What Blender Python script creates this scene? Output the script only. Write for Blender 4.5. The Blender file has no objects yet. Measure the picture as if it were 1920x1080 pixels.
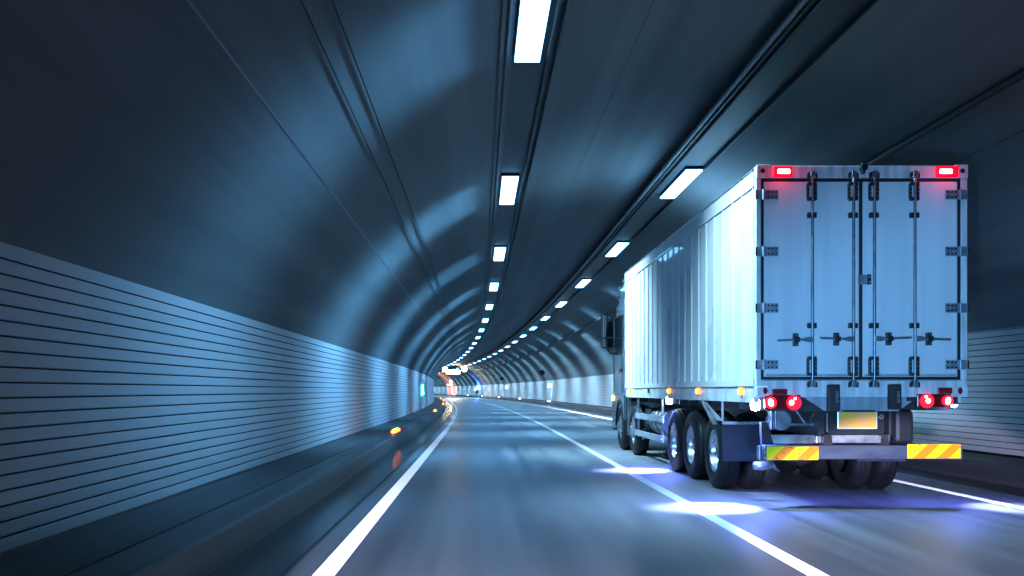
import bpy, bmesh, math, random
from mathutils import Vector
random.seed(7)
PI = math.pi
SC = bpy.context.scene
COL = SC.collection

# ------------------------------------------------------------------ path of the tunnel
S0, KURV = 28.5, 0.000346
RAD = 1.0 / (2 * KURV)
def path(s):
    if s <= S0:
        return Vector((0, s, 0)), Vector((0, 1, 0)), Vector((1, 0, 0))
    a = (s - S0) / RAD
    p = Vector((-RAD * (1 - math.cos(a)), S0 + RAD * math.sin(a), 0))
    return p, Vector((-math.sin(a), math.cos(a), 0)), Vector((math.cos(a), math.sin(a), 0))
def at(s, x, z=0.0):
    p, t, n = path(s)
    return Vector((p.x + n.x * x, p.y + n.y * x, z))
def yaw(s):
    return 0.0 if s <= S0 else (s - S0) / RAD

# ------------------------------------------------------------------ materials
def mat(name, col=(.5, .5, .5), rough=.5, metal=0.0, emit=None, estr=0.0, spec=.5, coat=0.0):
    m = bpy.data.materials.new(name); m.use_nodes = True
    b = m.node_tree.nodes['Principled BSDF']
    b.inputs['Base Color'].default_value = (*col, 1)
    b.inputs['Roughness'].default_value = rough
    b.inputs['Metallic'].default_value = metal
    b.inputs['Specular IOR Level'].default_value = spec
    b.inputs['Coat Weight'].default_value = coat
    if emit:
        b.inputs['Emission Color'].default_value = (*emit, 1)
        b.inputs['Emission Strength'].default_value = estr
    return m
def N(m, kind, **kw):
    n = m.node_tree.nodes.new(kind)
    for k, v in kw.items(): setattr(n, k, v)
    return n
def L(m, a, b): m.node_tree.links.new(a, b)
def bsdf(m): return m.node_tree.nodes['Principled BSDF']
def noisy(m, c1, c2, scale=(1, 1, 1), nscale=4.0, detail=5.0, coord='Object', lo=.35, hi=.65, r1=None, r2=None, bump=0.0, bscale=80.0):
    """base colour (and roughness) wander between two values on a stretched noise"""
    tc = N(m, 'ShaderNodeTexCoord'); mp = N(m, 'ShaderNodeMapping'); nz = N(m, 'ShaderNodeTexNoise')
    mp.inputs['Scale'].default_value = scale
    nz.inputs['Scale'].default_value = nscale; nz.inputs['Detail'].default_value = detail
    L(m, tc.outputs[coord], mp.inputs['Vector']); L(m, mp.outputs['Vector'], nz.inputs['Vector'])
    rp = N(m, 'ShaderNodeValToRGB')
    rp.color_ramp.elements[0].position = lo; rp.color_ramp.elements[0].color = (*c1, 1)
    rp.color_ramp.elements[1].position = hi; rp.color_ramp.elements[1].color = (*c2, 1)
    L(m, nz.outputs['Fac'], rp.inputs['Fac']); L(m, rp.outputs['Color'], bsdf(m).inputs['Base Color'])
    if r1 is not None:
        mr = N(m, 'ShaderNodeMapRange')
        mr.inputs['From Min'].default_value = lo; mr.inputs['From Max'].default_value = hi
        mr.inputs['To Min'].default_value = r1; mr.inputs['To Max'].default_value = r2
        L(m, nz.outputs['Fac'], mr.inputs['Value']); L(m, mr.outputs['Result'], bsdf(m).inputs['Roughness'])
    if bump > 0:
        n2 = N(m, 'ShaderNodeTexNoise'); n2.inputs['Scale'].default_value = bscale; n2.inputs['Detail'].default_value = 3
        L(m, tc.outputs[coord], n2.inputs['Vector'])
        bp = N(m, 'ShaderNodeBump'); bp.inputs['Strength'].default_value = bump; bp.inputs['Distance'].default_value = .01
        L(m, n2.outputs['Fac'], bp.inputs['Height']); L(m, bp.outputs['Normal'], bsdf(m).inputs['Normal'])
    return m

BLUE = (.17, .54, 1.0)
LAMP_STR = 11.0
M = {}
M['concrete'] = noisy(mat('concrete lining', rough=.9, spec=.12), (.08, .09, .095), (.145, .16, .165), scale=(.035, .8, 1), nscale=1.6, coord='UV', lo=.3, hi=.72, r1=.8, r2=.95)
M['seam'] = mat('seam', (.05, .055, .06), .8)
M['panel'] = noisy(mat('enamel panel', rough=.3), (.33, .345, .365), (.375, .39, .405), scale=(.05, 2.2, 1), nscale=2.0, coord='UV', lo=.3, hi=.7, r1=.42, r2=.55)
M['groove'] = mat('groove', (.02, .028, .04), .8)
M['asphalt'] = noisy(mat('asphalt', rough=.45), (.10, .105, .12), (.215, .22, .24), scale=(2.2, .05, 1), nscale=1.5, detail=7, lo=.3, hi=.72, r1=.34, r2=.5, bump=.18, bscale=60)
M['gutter'] = noisy(mat('wet gutter', rough=.2), (.018, .020, .024), (.05, .052, .055), scale=(1.2, .04, 1), nscale=1.2, detail=2, lo=.35, hi=.7, r1=.20, r2=.26)
M['kerb'] = noisy(mat('kerb concrete', rough=.6), (.02, .022, .025), (.05, .052, .056), scale=(.06, 3, 1), nscale=1.8, coord='UV', lo=.3, hi=.7, r1=.35, r2=.6)
M['trough'] = noisy(mat('duct cover', rough=.6), (.03, .033, .037), (.055, .058, .06), scale=(.1, 2, 1), nscale=2, coord='UV')
M['line'] = noisy(mat('road paint', rough=.5), (.70, .70, .70), (.84, .84, .84), scale=(1, .3, 1), nscale=2.5, lo=.25, hi=.6)
M['tray'] = mat('dark galvanised tray', (.012, .017, .022), .55, .2)
M['pipe'] = mat('grey conduit', (.13, .15, .17), .5, .4)
M['cable'] = mat('black cable', (.012, .014, .018), .6)
M['housing'] = mat('lamp housing', (.10, .11, .12), .4, .6)
M['lamp'] = mat('lit lamp diffuser', (.8, .8, .8), .4, emit=BLUE, estr=LAMP_STR)
M['orange'] = mat('lit amber', (.5, .2, .02), .4, emit=(1, .15, .006), estr=6)
M['whitelamp'] = mat('lit white', (.8, .8, .8), .4, emit=(.75, .88, 1), estr=12)
M['signwhite'] = mat('lit sign white', (.8, .8, .8), .4, emit=(.85, .93, 1), estr=2.2)
M['warmlamp'] = mat('lit warm white', (.8, .8, .8), .4, emit=(1, .95, .72), estr=16)
M['teal'] = mat('lit teal', (.05, .5, .45), .4, emit=(.03, .55, .62), estr=1.6)
M['tealwhite'] = mat('lit pale teal', (.8, .9, .9), .4, emit=(.75, 1, 1), estr=3)
M['redlamp'] = mat('lit red', (.5, .02, .02), .3, emit=(1, .03, .05), estr=10)
M['bluelamp'] = mat('lit blue', (.02, .05, .5), .3, emit=(.03, .16, 1), estr=60)
M['sodium'] = mat('lit sodium', (.5, .2, .02), .3, emit=(1, .33, .08), estr=10)
M['dark'] = mat('dark grey metal', (.03, .033, .04), .5, .3)
M['soot'] = mat('matt black', (.006, .007, .008), 1.0, spec=.0)
M['signgrey'] = mat('sign grey', (.15, .16, .17), .5, .4)
for k_, v_ in (('Sheen Weight', 1.0), ('Sheen Roughness', .35)): bsdf(M['line']).inputs[k_].default_value = v_   # glass beads in the paint
# truck
M['white'] = noisy(mat('white truck paint', rough=.32, coat=.3), (.66, .68, .70), (.80, .81, .82), scale=(1, 1, .5), nscale=1.6, lo=.3, hi=.65, r1=.25, r2=.4)
M['door'] = noisy(mat('white door paint', rough=.35, coat=.2), (.61, .65, .68), (.73, .76, .79), scale=(2.4, 1, .2), nscale=2.2, lo=.26, hi=.7, r1=.28, r2=.45)
M['sill'] = noisy(mat('road dirty white', rough=.45), (.42, .45, .48), (.72, .74, .76), scale=(5, 1, .6), nscale=2.4, lo=.32, hi=.62, r1=.3, r2=.5)
M['apron'] = noisy(mat('dirty grey steel', rough=.45), (.22, .25, .29), (.36, .40, .44), scale=(6, 1, .5), nscale=2, lo=.3, hi=.7)
M['gasket'] = mat('black rubber seal', (.008, .009, .012), .55)
M['steel'] = noisy(mat('galvanised steel', rough=.4, metal=.8), (.16, .20, .24), (.34, .38, .42), nscale=9, lo=.3, hi=.7)
M['hinge'] = noisy(mat('steel hinge', rough=.45, metal=.6), (.20, .25, .30), (.34, .40, .45), nscale=12)
M['bolt'] = mat('dark bolt', (.03, .035, .04), .45, .5)
M['rubber'] = noisy(mat('black rubber', rough=.7), (.010, .011, .014), (.028, .028, .032), nscale=14, lo=.3, hi=.7)
M['tyre'] = noisy(mat('tyre rubber', rough=.5, spec=.22), (.005, .006, .008), (.014, .014, .017), nscale=3, lo=.3, hi=.75, r1=.42, r2=.65)
M['flap'] = noisy(mat('blue-black mudflap', rough=.55), (.006, .010, .03), (.012, .018, .045), nscale=4)
M['rim'] = noisy(mat('polished rim', rough=.25, metal=1), (.50, .50, .54), (.74, .74, .78), nscale=5, r1=.2, r2=.38)
M['chassis'] = noisy(mat('chassis black', rough=.5, metal=.2), (.012, .013, .017), (.04, .04, .045), nscale=6)
M['alu'] = noisy(mat('aluminium', rough=.35, metal=.9), (.50, .52, .55), (.70, .71, .74), nscale=4, r1=.25, r2=.45)
M['rail'] = noisy(mat('guard rail grey', rough=.45, metal=.4), (.34, .38, .44), (.48, .52, .56), nscale=4)
M['bumper'] = noisy(mat('bumper steel', rough=.5, metal=.3), (.05, .065, .10), (.085, .10, .14), scale=(1, 1, 4), nscale=3)
M['yellow'] = mat('yellow reflective', (.95, .78, .01), .35)
M['redorange'] = mat('orange reflective', (.95, .26, .01), .35)
M['plate'] = noisy(mat('yellow number plate', rough=.35), (.88, .50, .02), (.95, .40, .13), scale=(3, 1, 2), nscale=1.6, detail=1, lo=.35, hi=.62)
M['platerim'] = mat('plate rim', (.80, .80, .82), .3, .2)
M['redlens'] = mat('lit red lens', (.4, .01, .02), .25, emit=(1, .010, .035), estr=2.2)
M['reddark'] = mat('dark red lens', (.09, .006, .012), .25)
M['hotcore'] = mat('glowing bulb', (1, .8, .7), .3, emit=(1, .62, .48), estr=22)
M['toplens'] = mat('lit top marker lens', (.5, .01, .03), .25, emit=(1, .0, .012), estr=1.9)
M['reflector'] = mat('red reflector', (.20, .012, .02), .25)
M['amber'] = mat('lit amber marker', (.6, .3, .02), .3, emit=(1, .42, .04), estr=16)
M['worklamp'] = mat('lit work lamp', (.8, .8, .9), .3, emit=(.45, .6, 1), estr=60)
M['cab'] = noisy(mat('metallic blue-grey paint', rough=.22, metal=.35, coat=.8), (.13, .19, .24), (.17, .24, .29), nscale=2)
M['glass'] = mat('dark cab glass', (.01, .015, .02), .06, spec=.8)
M['mirrorglass'] = mat('mirror glass', (.16, .19, .22), .05, 1.0)
M['blackplastic'] = mat('black plastic', (.014, .017, .022), .4)
M['ink'] = mat('pale moulded mark', (.22, .23, .26), .5)
M['grime'] = mat('grime', (.10, .11, .13), .7)

# ------------------------------------------------------------------ mesh builder
class MB:
    def __init__(self): self.v = []; self.f = []; self.mi = []; self.sm = []; self.uv = {}
    def add(self, vs, fs, mi=0, smooth=False):
        o = len(self.v); self.v += [tuple(p) for p in vs]
        for f in fs: self.f.append(tuple(o + i for i in f)); self.mi.append(mi); self.sm.append(smooth)
        return self
    def box(self, x0, x1, y0, y1, z0, z1, mi=0):
        vs = [(x, y, z) for z in (z0, z1) for y in (y0, y1) for x in (x0, x1)]
        return self.add(vs, [(0, 2, 3, 1), (4, 5, 7, 6), (0, 1, 5, 4), (2, 6, 7, 3), (0, 4, 6, 2), (1, 3, 7, 5)], mi)
    def cyl(self, p0, p1, r, n=12, mi=0, r1=None, smooth=True):
        p0, p1 = Vector(p0), Vector(p1); r1 = r if r1 is None else r1
        d = (p1 - p0).normalized(); a = d.orthogonal().normalized(); b = d.cross(a)
        vs = []
        for p, rr in ((p0, r), (p1, r1)):
            vs += [p + rr * (math.cos(2 * PI * i / n) * a + math.sin(2 * PI * i / n) * b) for i in range(n)]
        self.add(vs, [(i, (i + 1) % n, n + (i + 1) % n, n + i) for i in range(n)], mi, smooth)
        self.add(vs[:n], [tuple(range(n))[::-1]], mi); self.add(vs[n:], [tuple(range(n))], mi)
        return self
    def prism(self, pts, axis, a0, a1, mi=0):
        """polygon in the two other axes, pushed along axis"""
        def P(u, w, a): return {'x': (a, u, w), 'y': (u, a, w), 'z': (u, w, a)}[axis]
        n = len(pts); vs = [P(u, w, a0) for u, w in pts] + [P(u, w, a1) for u, w in pts]
        fs = [tuple(range(n)), tuple(range(2 * n - 1, n - 1, -1))]
        fs += [(i, n + i, n + (i + 1) % n, (i + 1) % n) for i in range(n)]
        return self.add(vs, fs, mi)
    def lathe(self, prof, cx, cy, cz, n=48, mi=0, smooth=True):
        """profile (x offset, radius) round the X axis"""
        k = len(prof); vs = []
        for i in range(n):
            a = 2 * PI * i / n
            vs += [(cx + px, cy + pr * math.cos(a), cz + pr * math.sin(a)) for px, pr in prof]
        fs = [(i * k + j, i * k + j + 1, ((i + 1) % n) * k + j + 1, ((i + 1) % n) * k + j) for i in range(n) for j in range(k - 1)]
        return self.add(vs, fs, mi, smooth)
    def tube(self, pts, r, n=8, mi=0):
        pts = [Vector(p) for p in pts]; vs = []
        for i, p in enumerate(pts):
            d = (pts[min(i + 1, len(pts) - 1)] - pts[max(i - 1, 0)]).normalized()
            up = Vector((0, 0, 1)) if abs(d.z) < .9 else Vector((1, 0, 0))
            a = d.cross(up).normalized(); b = d.cross(a)
            vs += [p + r * (math.cos(2 * PI * k / n) * a + math.sin(2 * PI * k / n) * b) for k in range(n)]
        fs = [(i * n + k, i * n + (k + 1) % n, (i + 1) * n + (k + 1) % n, (i + 1) * n + k) for i in range(len(pts) - 1) for k in range(n)]
        return self.add(vs, fs, mi, True)
    def build(self, name, mats, parent=None, bevel=0.0, seg=2, fix=True):
        me = bpy.data.meshes.new(name); me.from_pydata(self.v, [], self.f)
        for m in (mats if isinstance(mats, (list, tuple)) else [mats]): me.materials.append(M[m])
        for p, mi, sm in zip(me.polygons, self.mi, self.sm): p.material_index = mi; p.use_smooth = sm
        if fix:
            bm = bmesh.new(); bm.from_mesh(me); bmesh.ops.recalc_face_normals(bm, faces=bm.faces); bm.to_mesh(me); bm.free()
        o = bpy.data.objects.new(name, me); COL.objects.link(o)
        if parent is not None: o.parent = parent
        if bevel:
            md = o.modifiers.new('bevel', 'BEVEL'); md.width = bevel; md.segments = seg; md.limit_method = 'ANGLE'; md.angle_limit = math.radians(40)
            md.harden_normals = False
        return o
def tag(o, label=None, cat=None, group=None, kind=None):
    if label: o['label'] = label
    if cat: o['category'] = cat
    if group: o['group'] = group
    if kind: o['kind'] = kind
    return o
def empty(name, loc=(0, 0, 0), rz=0.0):
    o = bpy.data.objects.new(name, None); COL.objects.link(o); o.location = loc; o.rotation_euler = (0, 0, rz); o.empty_display_size = .2
    return o
def kids(o): return [c for c in list(bpy.data.objects) if c.parent == o]
def copy_tree(o, parent=None):
    c = o.copy(); COL.objects.link(c)
    if parent is not None: c.parent = parent
    for ch in kids(o): copy_tree(ch, c)
    return c

SEND = 430.0
def srange(s0, s1):
    s = s0; out = []
    while s < s1 - .01:
        out.append(s); s += 6.0 if s < S0 else 4.0
    return out + [s1]
def sweep(name, prof, mats, s0=-48.0, s1=SEND, mis=None, parent=None, smooth=False, closed=False):
    """profile (x, z) carried along the tunnel; UV = (metres along, metres across)"""
    ss = srange(s0, s1); k = len(prof); vs = []; vv = [0.0]
    for a, b in zip(prof, prof[1:]): vv.append(vv[-1] + math.hypot(b[0] - a[0], b[1] - a[1]))
    for s in ss: vs += [at(s, x, z) for x, z in prof]
    me = bpy.data.meshes.new(name); fs = []; mi = []
    rng = range(k if closed else k - 1)
    for i in range(len(ss) - 1):
        for j in rng:
            j2 = (j + 1) % k
            fs.append((i * k + j, i * k + j2, (i + 1) * k + j2, (i + 1) * k + j)); mi.append(mis[j] if mis else 0)
    me.from_pydata([tuple(v) for v in vs], [], fs)
    for m in (mats if isinstance(mats, (list, tuple)) else [mats]): me.materials.append(M[m])
    uvl = me.uv_layers.new(name='UVMap')
    for p, q in zip(me.polygons, mi):
        p.material_index = q; p.use_smooth = smooth
        for li in p.loop_indices:
            vi = me.loops[li].vertex_index; i, j = divmod(vi, k)
            uvl.data[li].uv = (ss[i], vv[j] if not (closed and j == 0 and p.index % len(rng) == len(rng) - 1) else vv[-1])
    o = bpy.data.objects.new(name, me); COL.objects.link(o)
    if parent is not None: o.parent = parent
    return o

# ------------------------------------------------------------------ tunnel geometry
XL, XR = -3.2, 8.8                      # wall faces
KL, KR = -2.07, 7.85                    # kerb faces
KH = .30
AC, AZ, AR = 2.8, -.354, 6.62           # vault circle
def vault_x(z, side): return AC + side * math.sqrt(AR ** 2 - (z - AZ) ** 2)
def vault_z(x): return AZ + math.sqrt(AR ** 2 - (x - AC) ** 2)

# road, gutters, kerbs
road = sweep('road', [(-1.50, 0), (-.1, .004), (1.5, .008), (3.0, .010), (4.5, .008), (6.0, .004), (7.20, 0)], 'asphalt')
tag(road, kind='structure')
gl = sweep('gutter', [(KL, -.004), (-1.50, 0)], 'gutter'); tag(gl, kind='structure')
gr = sweep('gutter', [(7.20, 0), (KR, -.004)], 'gutter'); tag(gr, kind='structure')
gj = sweep('road_edge_joint', [(-1.53, .004), (-1.50, .009), (-1.48, .008)], 'kerb'); tag(gj, kind='structure')
wl = sweep('pavement', [(XL - .3, KH), (XL + .70, KH), (XL + .70, KH - .03), (XL + .73, KH - .03), (XL + .73, KH), (KL - .03, KH), (KL, KH - .03), (KL, -.02)],
           ['kerb', 'trough'], mis=[1, 1, 1, 1, 0, 0, 0]); tag(wl, kind='structure')
wr = sweep('pavement', [(KR, -.02), (KR, KH - .03), (KR + .03, KH), (XR - .55, KH), (XR + .3, KH)], ['kerb', 'trough'], mis=[0, 0, 0, 1]); tag(wr, kind='structure')

def stripe(x, w, s0=-48, s1=SEND):
    ss = srange(s0, s1); z = .015
    o = sweep('lane_marking', [(x - w / 2, z), (x + w / 2, z)], 'line', s0, s1); tag(o, kind='structure'); return o
stripe(-1.18, .17); stripe(2.55, .16); stripe(6.42, .16)

# tunnel: vault + cladding
tun = empty('tunnel', (0, 0, 0))
tag(tun, 'grey concrete arched road tunnel curving left, lined with white ribbed panels', 'tunnel')
aL = math.atan2(2.35 - AZ, -6.0); prof = []
a0 = math.atan2(.25 - AZ, -math.sqrt(AR ** 2 - (.25 - AZ) ** 2)); a1 = PI - a0
for i in range(81):
    a = a0 + (a1 - a0) * i / 80
    prof.append((AC + AR * math.cos(a), AZ + AR * math.sin(a)))
vault = sweep('vault', prof, 'concrete', parent=tun, smooth=True)
# thin formwork joints along the vault
def strip_on_vault(name, x, w, m, parent, drop=.006):
    th = math.acos((x - AC) / AR); pr = []
    for t in (-.5, 0, .5):
        a = th + t * w / AR; r = AR - drop
        pr.append((AC + r * math.cos(a), AZ + r * math.sin(a)))
    return sweep(name, pr, m, parent=parent)
strip_on_vault('joint_strip', 2.15, .022, 'seam', tun)
strip_on_vault('joint_strip', -2.05, .022, 'pipe', tun)
strip_on_vault('joint_strip', 7.0, .025, 'seam', tun)

def cladding(x, sgn, z0, z1, n):
    p = (z1 - z0) / n; pr = [(x - sgn * .06, z0 - .005), (x, z0)]; mi = [1]
    for i in range(n):
        za, zb = z0 + i * p, z0 + (i + 1) * p
        g = .012 if i < n - 1 else 0
        pr += [(x + sgn * .004, za + .006), (x + sgn * .004, zb - g - .006), (x, zb - g)]; mi += [0, 0, 0]
        if g: pr += [(x - sgn * .035, zb - g), (x - sgn * .035, zb), (x, zb)]; mi += [1, 1, 1]
    pr += [(x - sgn * .12, z1 + .004)]; mi += [0]
    return sweep('wall_cladding', pr, ['panel', 'groove'], mis=mi, parent=tun)
cladding(XL, 1, .325, 2.405, 20)
cladding(XR, -1, .34, 2.54, 21)
sweep('skirting', [(XL + .015, KH), (XL + .015, .325), (XL - .05, .326)], 'trough', parent=tun)

# ------------------------------------------------------------------ ceiling trays, cables
LX, LZ = .62, 5.76
RX_, RZ_ = 4.36, 5.90
def tray(x, z, label):
    e = empty('cable_tray', (0, 0, 0)); tag(e, label, 'cable tray', 'cable trays under the crown')
    t = vault_z(x)
    sweep('tray_channel', [(x - .38, z + .16), (x - .38, z - .03), (x - .36, z - .03), (x - .36, z + .065), (x + .36, z + .065), (x + .36, z - .03), (x + .38, z - .03), (x + .38, z + .16)], 'tray', parent=e, closed=True)
    return e
tL = tray(LX, LZ, 'dark cable tray holding the lamp row above the left lane')
tR = tray(RX_ - .18, RZ_, 'dark cable tray holding the lamp row above the truck lane')
def run_cable(name, x, z, r, m, label, cat, group):
    ss = srange(-48, SEND); mb = MB(); mb.tube([at(s, x, z) for s in ss], r, 8)
    o = mb.build(name, m, None, fix=False); tag(o, label, cat, group); return o
run_cable('conduit', RX_ - .60, RZ_ + .04, .045, 'pipe', 'pale grey conduit pipe along the inner side of the truck lane tray', 'conduit', 'pipes and cables along the vault')
run_cable('power_cable', RX_ - .40, RZ_ + .03, .03, 'cable', 'thick black cable lying in the truck lane lamp tray', 'cable', 'pipes and cables along the vault')
run_cable('power_cable', LX - .28, LZ + .03, .03, 'cable', 'black cable on the left edge of the lamp tray over the left lane', 'cable', 'pipes and cables along the vault')
run_cable('power_cable', LX + .28, LZ + .03, .03, 'cable', 'black cable on the right edge of the lamp tray over the left lane', 'cable', 'pipes and cables along the vault')
def on_vault(x, d=.07):
    th = math.acos((x - AC) / AR); return AC + (AR - d) * math.cos(th), AZ + (AR - d) * math.sin(th)
for x, lab, r in ((-1.50, 'thin black cable clipped high on the left vault, lower of the pair', .009), (-1.30, 'thin black cable clipped high on the left vault, upper of the pair', .011), (6.42, 'thick black cable clipped along the right vault above the truck', .055)):
    cx, cz = on_vault(x, r + .01)
    run_cable('vault_cable', cx, cz, r, 'cable', lab, 'cable', 'pipes and cables along the vault')

# ------------------------------------------------------------------ ceiling lamps
def make_lamp():
    e = empty('ceiling_lamp')
    MB().box(-.18, .18, -.01, 2.75, .005, .06).build('housing', 'tray', e, .01)
    MB().box(-.165, .165, 0, 2.74, -.025, .004).build('diffuser', 'lamp', e, .006)
    return e
def beam(e, d, energy, size, col=BLUE, y=1.37):
    ld = bpy.data.lights.new('lamp_beam', 'SPOT'); ld.energy = energy; ld.color = col
    ld.spot_size = math.radians(size); ld.spot_blend = 1; ld.shadow_soft_size = .6 if d[0] == 0 else .15
    o = bpy.data.objects.new('lamp_beam', ld); COL.objects.link(o); o.parent = e
    o.location = (0, y, -.12); o.rotation_mode = 'QUATERNION'; o.rotation_quaternion = Vector(d).to_track_quat('-Z', 'Y')
def wash(e, d, energy, spread):
    ld = bpy.data.lights.new('lamp_wash', 'AREA'); ld.shape = 'RECTANGLE'; ld.size = .10; ld.size_y = 2.6; ld.energy = energy; ld.color = BLUE; ld.spread = math.radians(spread)
    o = bpy.data.objects.new('lamp_wash', ld); COL.objects.link(o); o.parent = e
    o.location = (0, 1.37, -.10); o.rotation_euler = (0, math.atan2(-d[0], -d[2]), 0)
ORD = ['first', 'second', 'third', 'fourth', 'fifth', 'sixth', 'seventh', 'eighth', 'ninth', 'tenth', 'eleventh', 'twelfth', 'thirteenth', 'fourteenth', 'fifteenth', 'sixteenth', 'seventeenth', 'eighteenth', 'nineteenth', 'twentieth']
BEAM = 700
proto = None
SP, ST = 9.37, 9.5
for row, (lx, lz) in enumerate(((LX, LZ), (RX_, RZ_))):
    seen = 0
    for n in range(1 if row else 0, 34):
        s = ST + SP * n
        if proto is None: proto = make_lamp(); o = proto
        else: o = copy_tree(proto)
        o.location = at(s, lx, lz); o.rotation_euler = (0, 0, yaw(s + 1.4))
        yb = 1.85 if n == 0 else 1.37
        if s < 300: beam(o, (0, 0, -1), 1100, 116, y=yb)
        if row == 0 and s < 150: wash(o, (-3.8, 0, -3.2), 85, 76)
        if row == 0 and s < 26: beam(o, (2.7, 0, -3.2), 2700, 92, (.42, .78, 1), y=yb)
        if row == 1 and s < 290: wash(o, (4.4, 0, -3.5), 112, 78)
        where = 'over the left lane' if row == 0 else 'over the truck lane'
        if s > 182: lab = 'tiny far ceiling lamp beyond the overhead sign, ' + where
        else:
            seen += 1
            if row == 0 and seen == 1: lab = 'long white ceiling lamp cut off by the top of the picture'
            elif row == 1 and seen == 1: lab = 'slanted white ceiling lamp directly above the front of the truck box'
            else: lab = 'white ceiling lamp %s, %s of its row counting from the camera' % (where, ORD[seen - 1])
        tag(o, lab, 'ceiling lamp', 'ceiling lamps along the tunnel')

# ------------------------------------------------------------------ kerb delineators
def make_delin(m):
    e = empty('kerb_delineator')
    MB().box(-.08, .08, -.74, .74, 0, .03).build('base', 'dark', e, .008)
    mb = MB(); mb.prism([(-.7, .03), (.7, .03), (.64, .10), (-.64, .10)], 'x', -.06, .06); mb.build('lens', m, e, .006)
    if m == 'orange':
        MB().box(-.025, .025, -.712, -.6905, .045, .075).build('bulb', 'amber', e); mb = MB(); mb.box(-.025, .025, -.5, .5, .1005, .112); mb.build('bulb', 'amber', e)
    return e
dl = None
for i, s in enumerate((24.1, 48, 72, 96, 120)):
    if dl is None: dl = make_delin('orange'); o = dl
    else: o = copy_tree(dl)
    o.location = at(s, KL - .12, KH); o.rotation_euler = (0, 0, yaw(s))
    tag(o, ['amber lit delineator on the left kerb nearest the camera, elongated', 'amber lit delineator on left kerb, second from the camera', 'amber lit delineator on left kerb, third from the camera',
            'amber lit delineator on left kerb, second from the far end', 'amber lit delineator on left kerb, farthest by the wall bend'][i], 'delineator', 'amber delineators on the left kerb')
dw = None
for i, s in enumerate((89.7, 119.2, 148, 176, 204, 232)):
    if dw is None: dw = make_delin('whitelamp'); o = dw
    else: o = copy_tree(dw)
    o.location = at(s, KR + .12, KH); o.rotation_euler = (0, 0, yaw(s))
    tag(o, 'white lit delineator on the right kerb, %s one left of the truck cab' % ORD[i], 'delineator', 'white delineators on the right kerb')

# ------------------------------------------------------------------ wall fittings
def wall_sign(s, label):
    e = empty('wall_sign', at(s, XR - .03, 1.65), yaw(s)); tag(e, label, 'sign', 'lit square signs on the right wall')
    MB().box(-.46, .02, -.06, .06, 0, .52).build('sign_box', 'signgrey', e, .02)
    MB().box(-.43, -.03, -.085, -.0605, .03, .49).build('sign_face', 'signwhite', e, .01)
    MB().box(-.10, .02, -.22, .22, -1.1, -.08).build('lower_box', 'apron', e, .02)  # added box standing in for the grey light reflection on the glossy cladding
    return e
wall_sign(93.9, 'white lit square sign on right wall nearest the truck cab')
wall_sign(142, 'white lit square sign on right wall, middle one before the blue post')
wall_sign(286, 'tiny white lit square sign farthest off past the orange wall')
def speaker(s, label):
    x = vault_x(3.25, 1) - .1
    e = empty('loudspeaker', at(s, x, 3.25), yaw(s)); tag(e, label, 'loudspeaker', 'round loudspeakers on the right vault')
    mb = MB(); mb.cyl((-.3, -.25, 0), (-.27, .0, 0), .27, 20, r1=.2); mb.build('horn', 'soot', e)
    mb = MB(); mb.cyl((-.27, .001, 0), (-.22, .22, 0), .14, 14); mb.build('driver', 'dark', e)
    MB().box(-.05, .25, .0, .12, -.06, .06).build('bracket', 'dark', e)
speaker(95.5, 'dark round loudspeaker on right vault above the nearest square sign')
speaker(143.5, 'dark round loudspeaker on right vault above the middle square sign')
speaker(191, 'dark round loudspeaker on right vault above the blue lit post')

# emergency exit sign sticking out of the left panels
ex = empty('exit_sign', at(53, XL, 1.03), yaw(53) - .18); tag(ex, 'tall narrow teal lit exit sign sticking out from the left wall panels', 'sign')
MB().box(.0, .27, -.04, .06, 0, .80).build('sign_box', 'signgrey', ex, .01)
MB().box(.025, .245, -.062, -.041, .03, .77).build('sign_face', 'teal', ex)
mb = MB()
mb.cyl((.165, -.075, .66), (.165, -.063, .66), .045, 14)
mb.prism([(.10, .60), (.20, .60), (.21, .40), (.13, .40)], 'y', -.075, -.063)
mb.prism([(.13, .398), (.17, .398), (.12, .12), (.08, .12)], 'y', -.075, -.063)
mb.prism([(.172, .398), (.21, .398), (.25, .16), (.215, .14)], 'y', -.075, -.063)
mb.prism([(.06, .47), (.098, .60), (.098, .55), (.08, .46)], 'y', -.075, -.063)
mb.build('pictogram', 'tealwhite', ex)

# blue post on the right
bp = empty('emergency_post', at(189, KR + .5, KH), yaw(189)); tag(bp, 'blue lit emergency post with two white lamps against the right wall', 'emergency post')
MB().cyl((0, 0, 0), (0, 0, 1.3), .05, 10).build('post', 'dark', bp)
MB().box(-.28, .28, -.12, .12, .55, 1.15).build('lower_box', 'bluelampcase' if False else 'dark', bp, .02)
for dx, dz in ((-.3, 1.38), (.38, 1.52)):
    mb = MB(); mb.cyl((dx, -.12, dz), (dx, .1, dz), .22, 16); mb.build('lamp', 'whitelamp', bp)
MB().box(-.06, .44, -.03, .03, 1.3, 1.44).build('lamp_arm', 'dark', bp)
mb = MB(); mb.cyl((.05, -.1, 1.85), (.05, .1, 2.1), .12, 14); mb.build('beacon', 'bluelamp', bp)
ld = bpy.data.lights.new('beacon_light', 'POINT'); ld.energy = 1500; ld.color = (.02, .12, 1); ld.shadow_soft_size = .1
lo = bpy.data.objects.new('beacon_light', ld); COL.objects.link(lo); lo.parent = bp; lo.location = (.05, -.1, 2.3)
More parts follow.
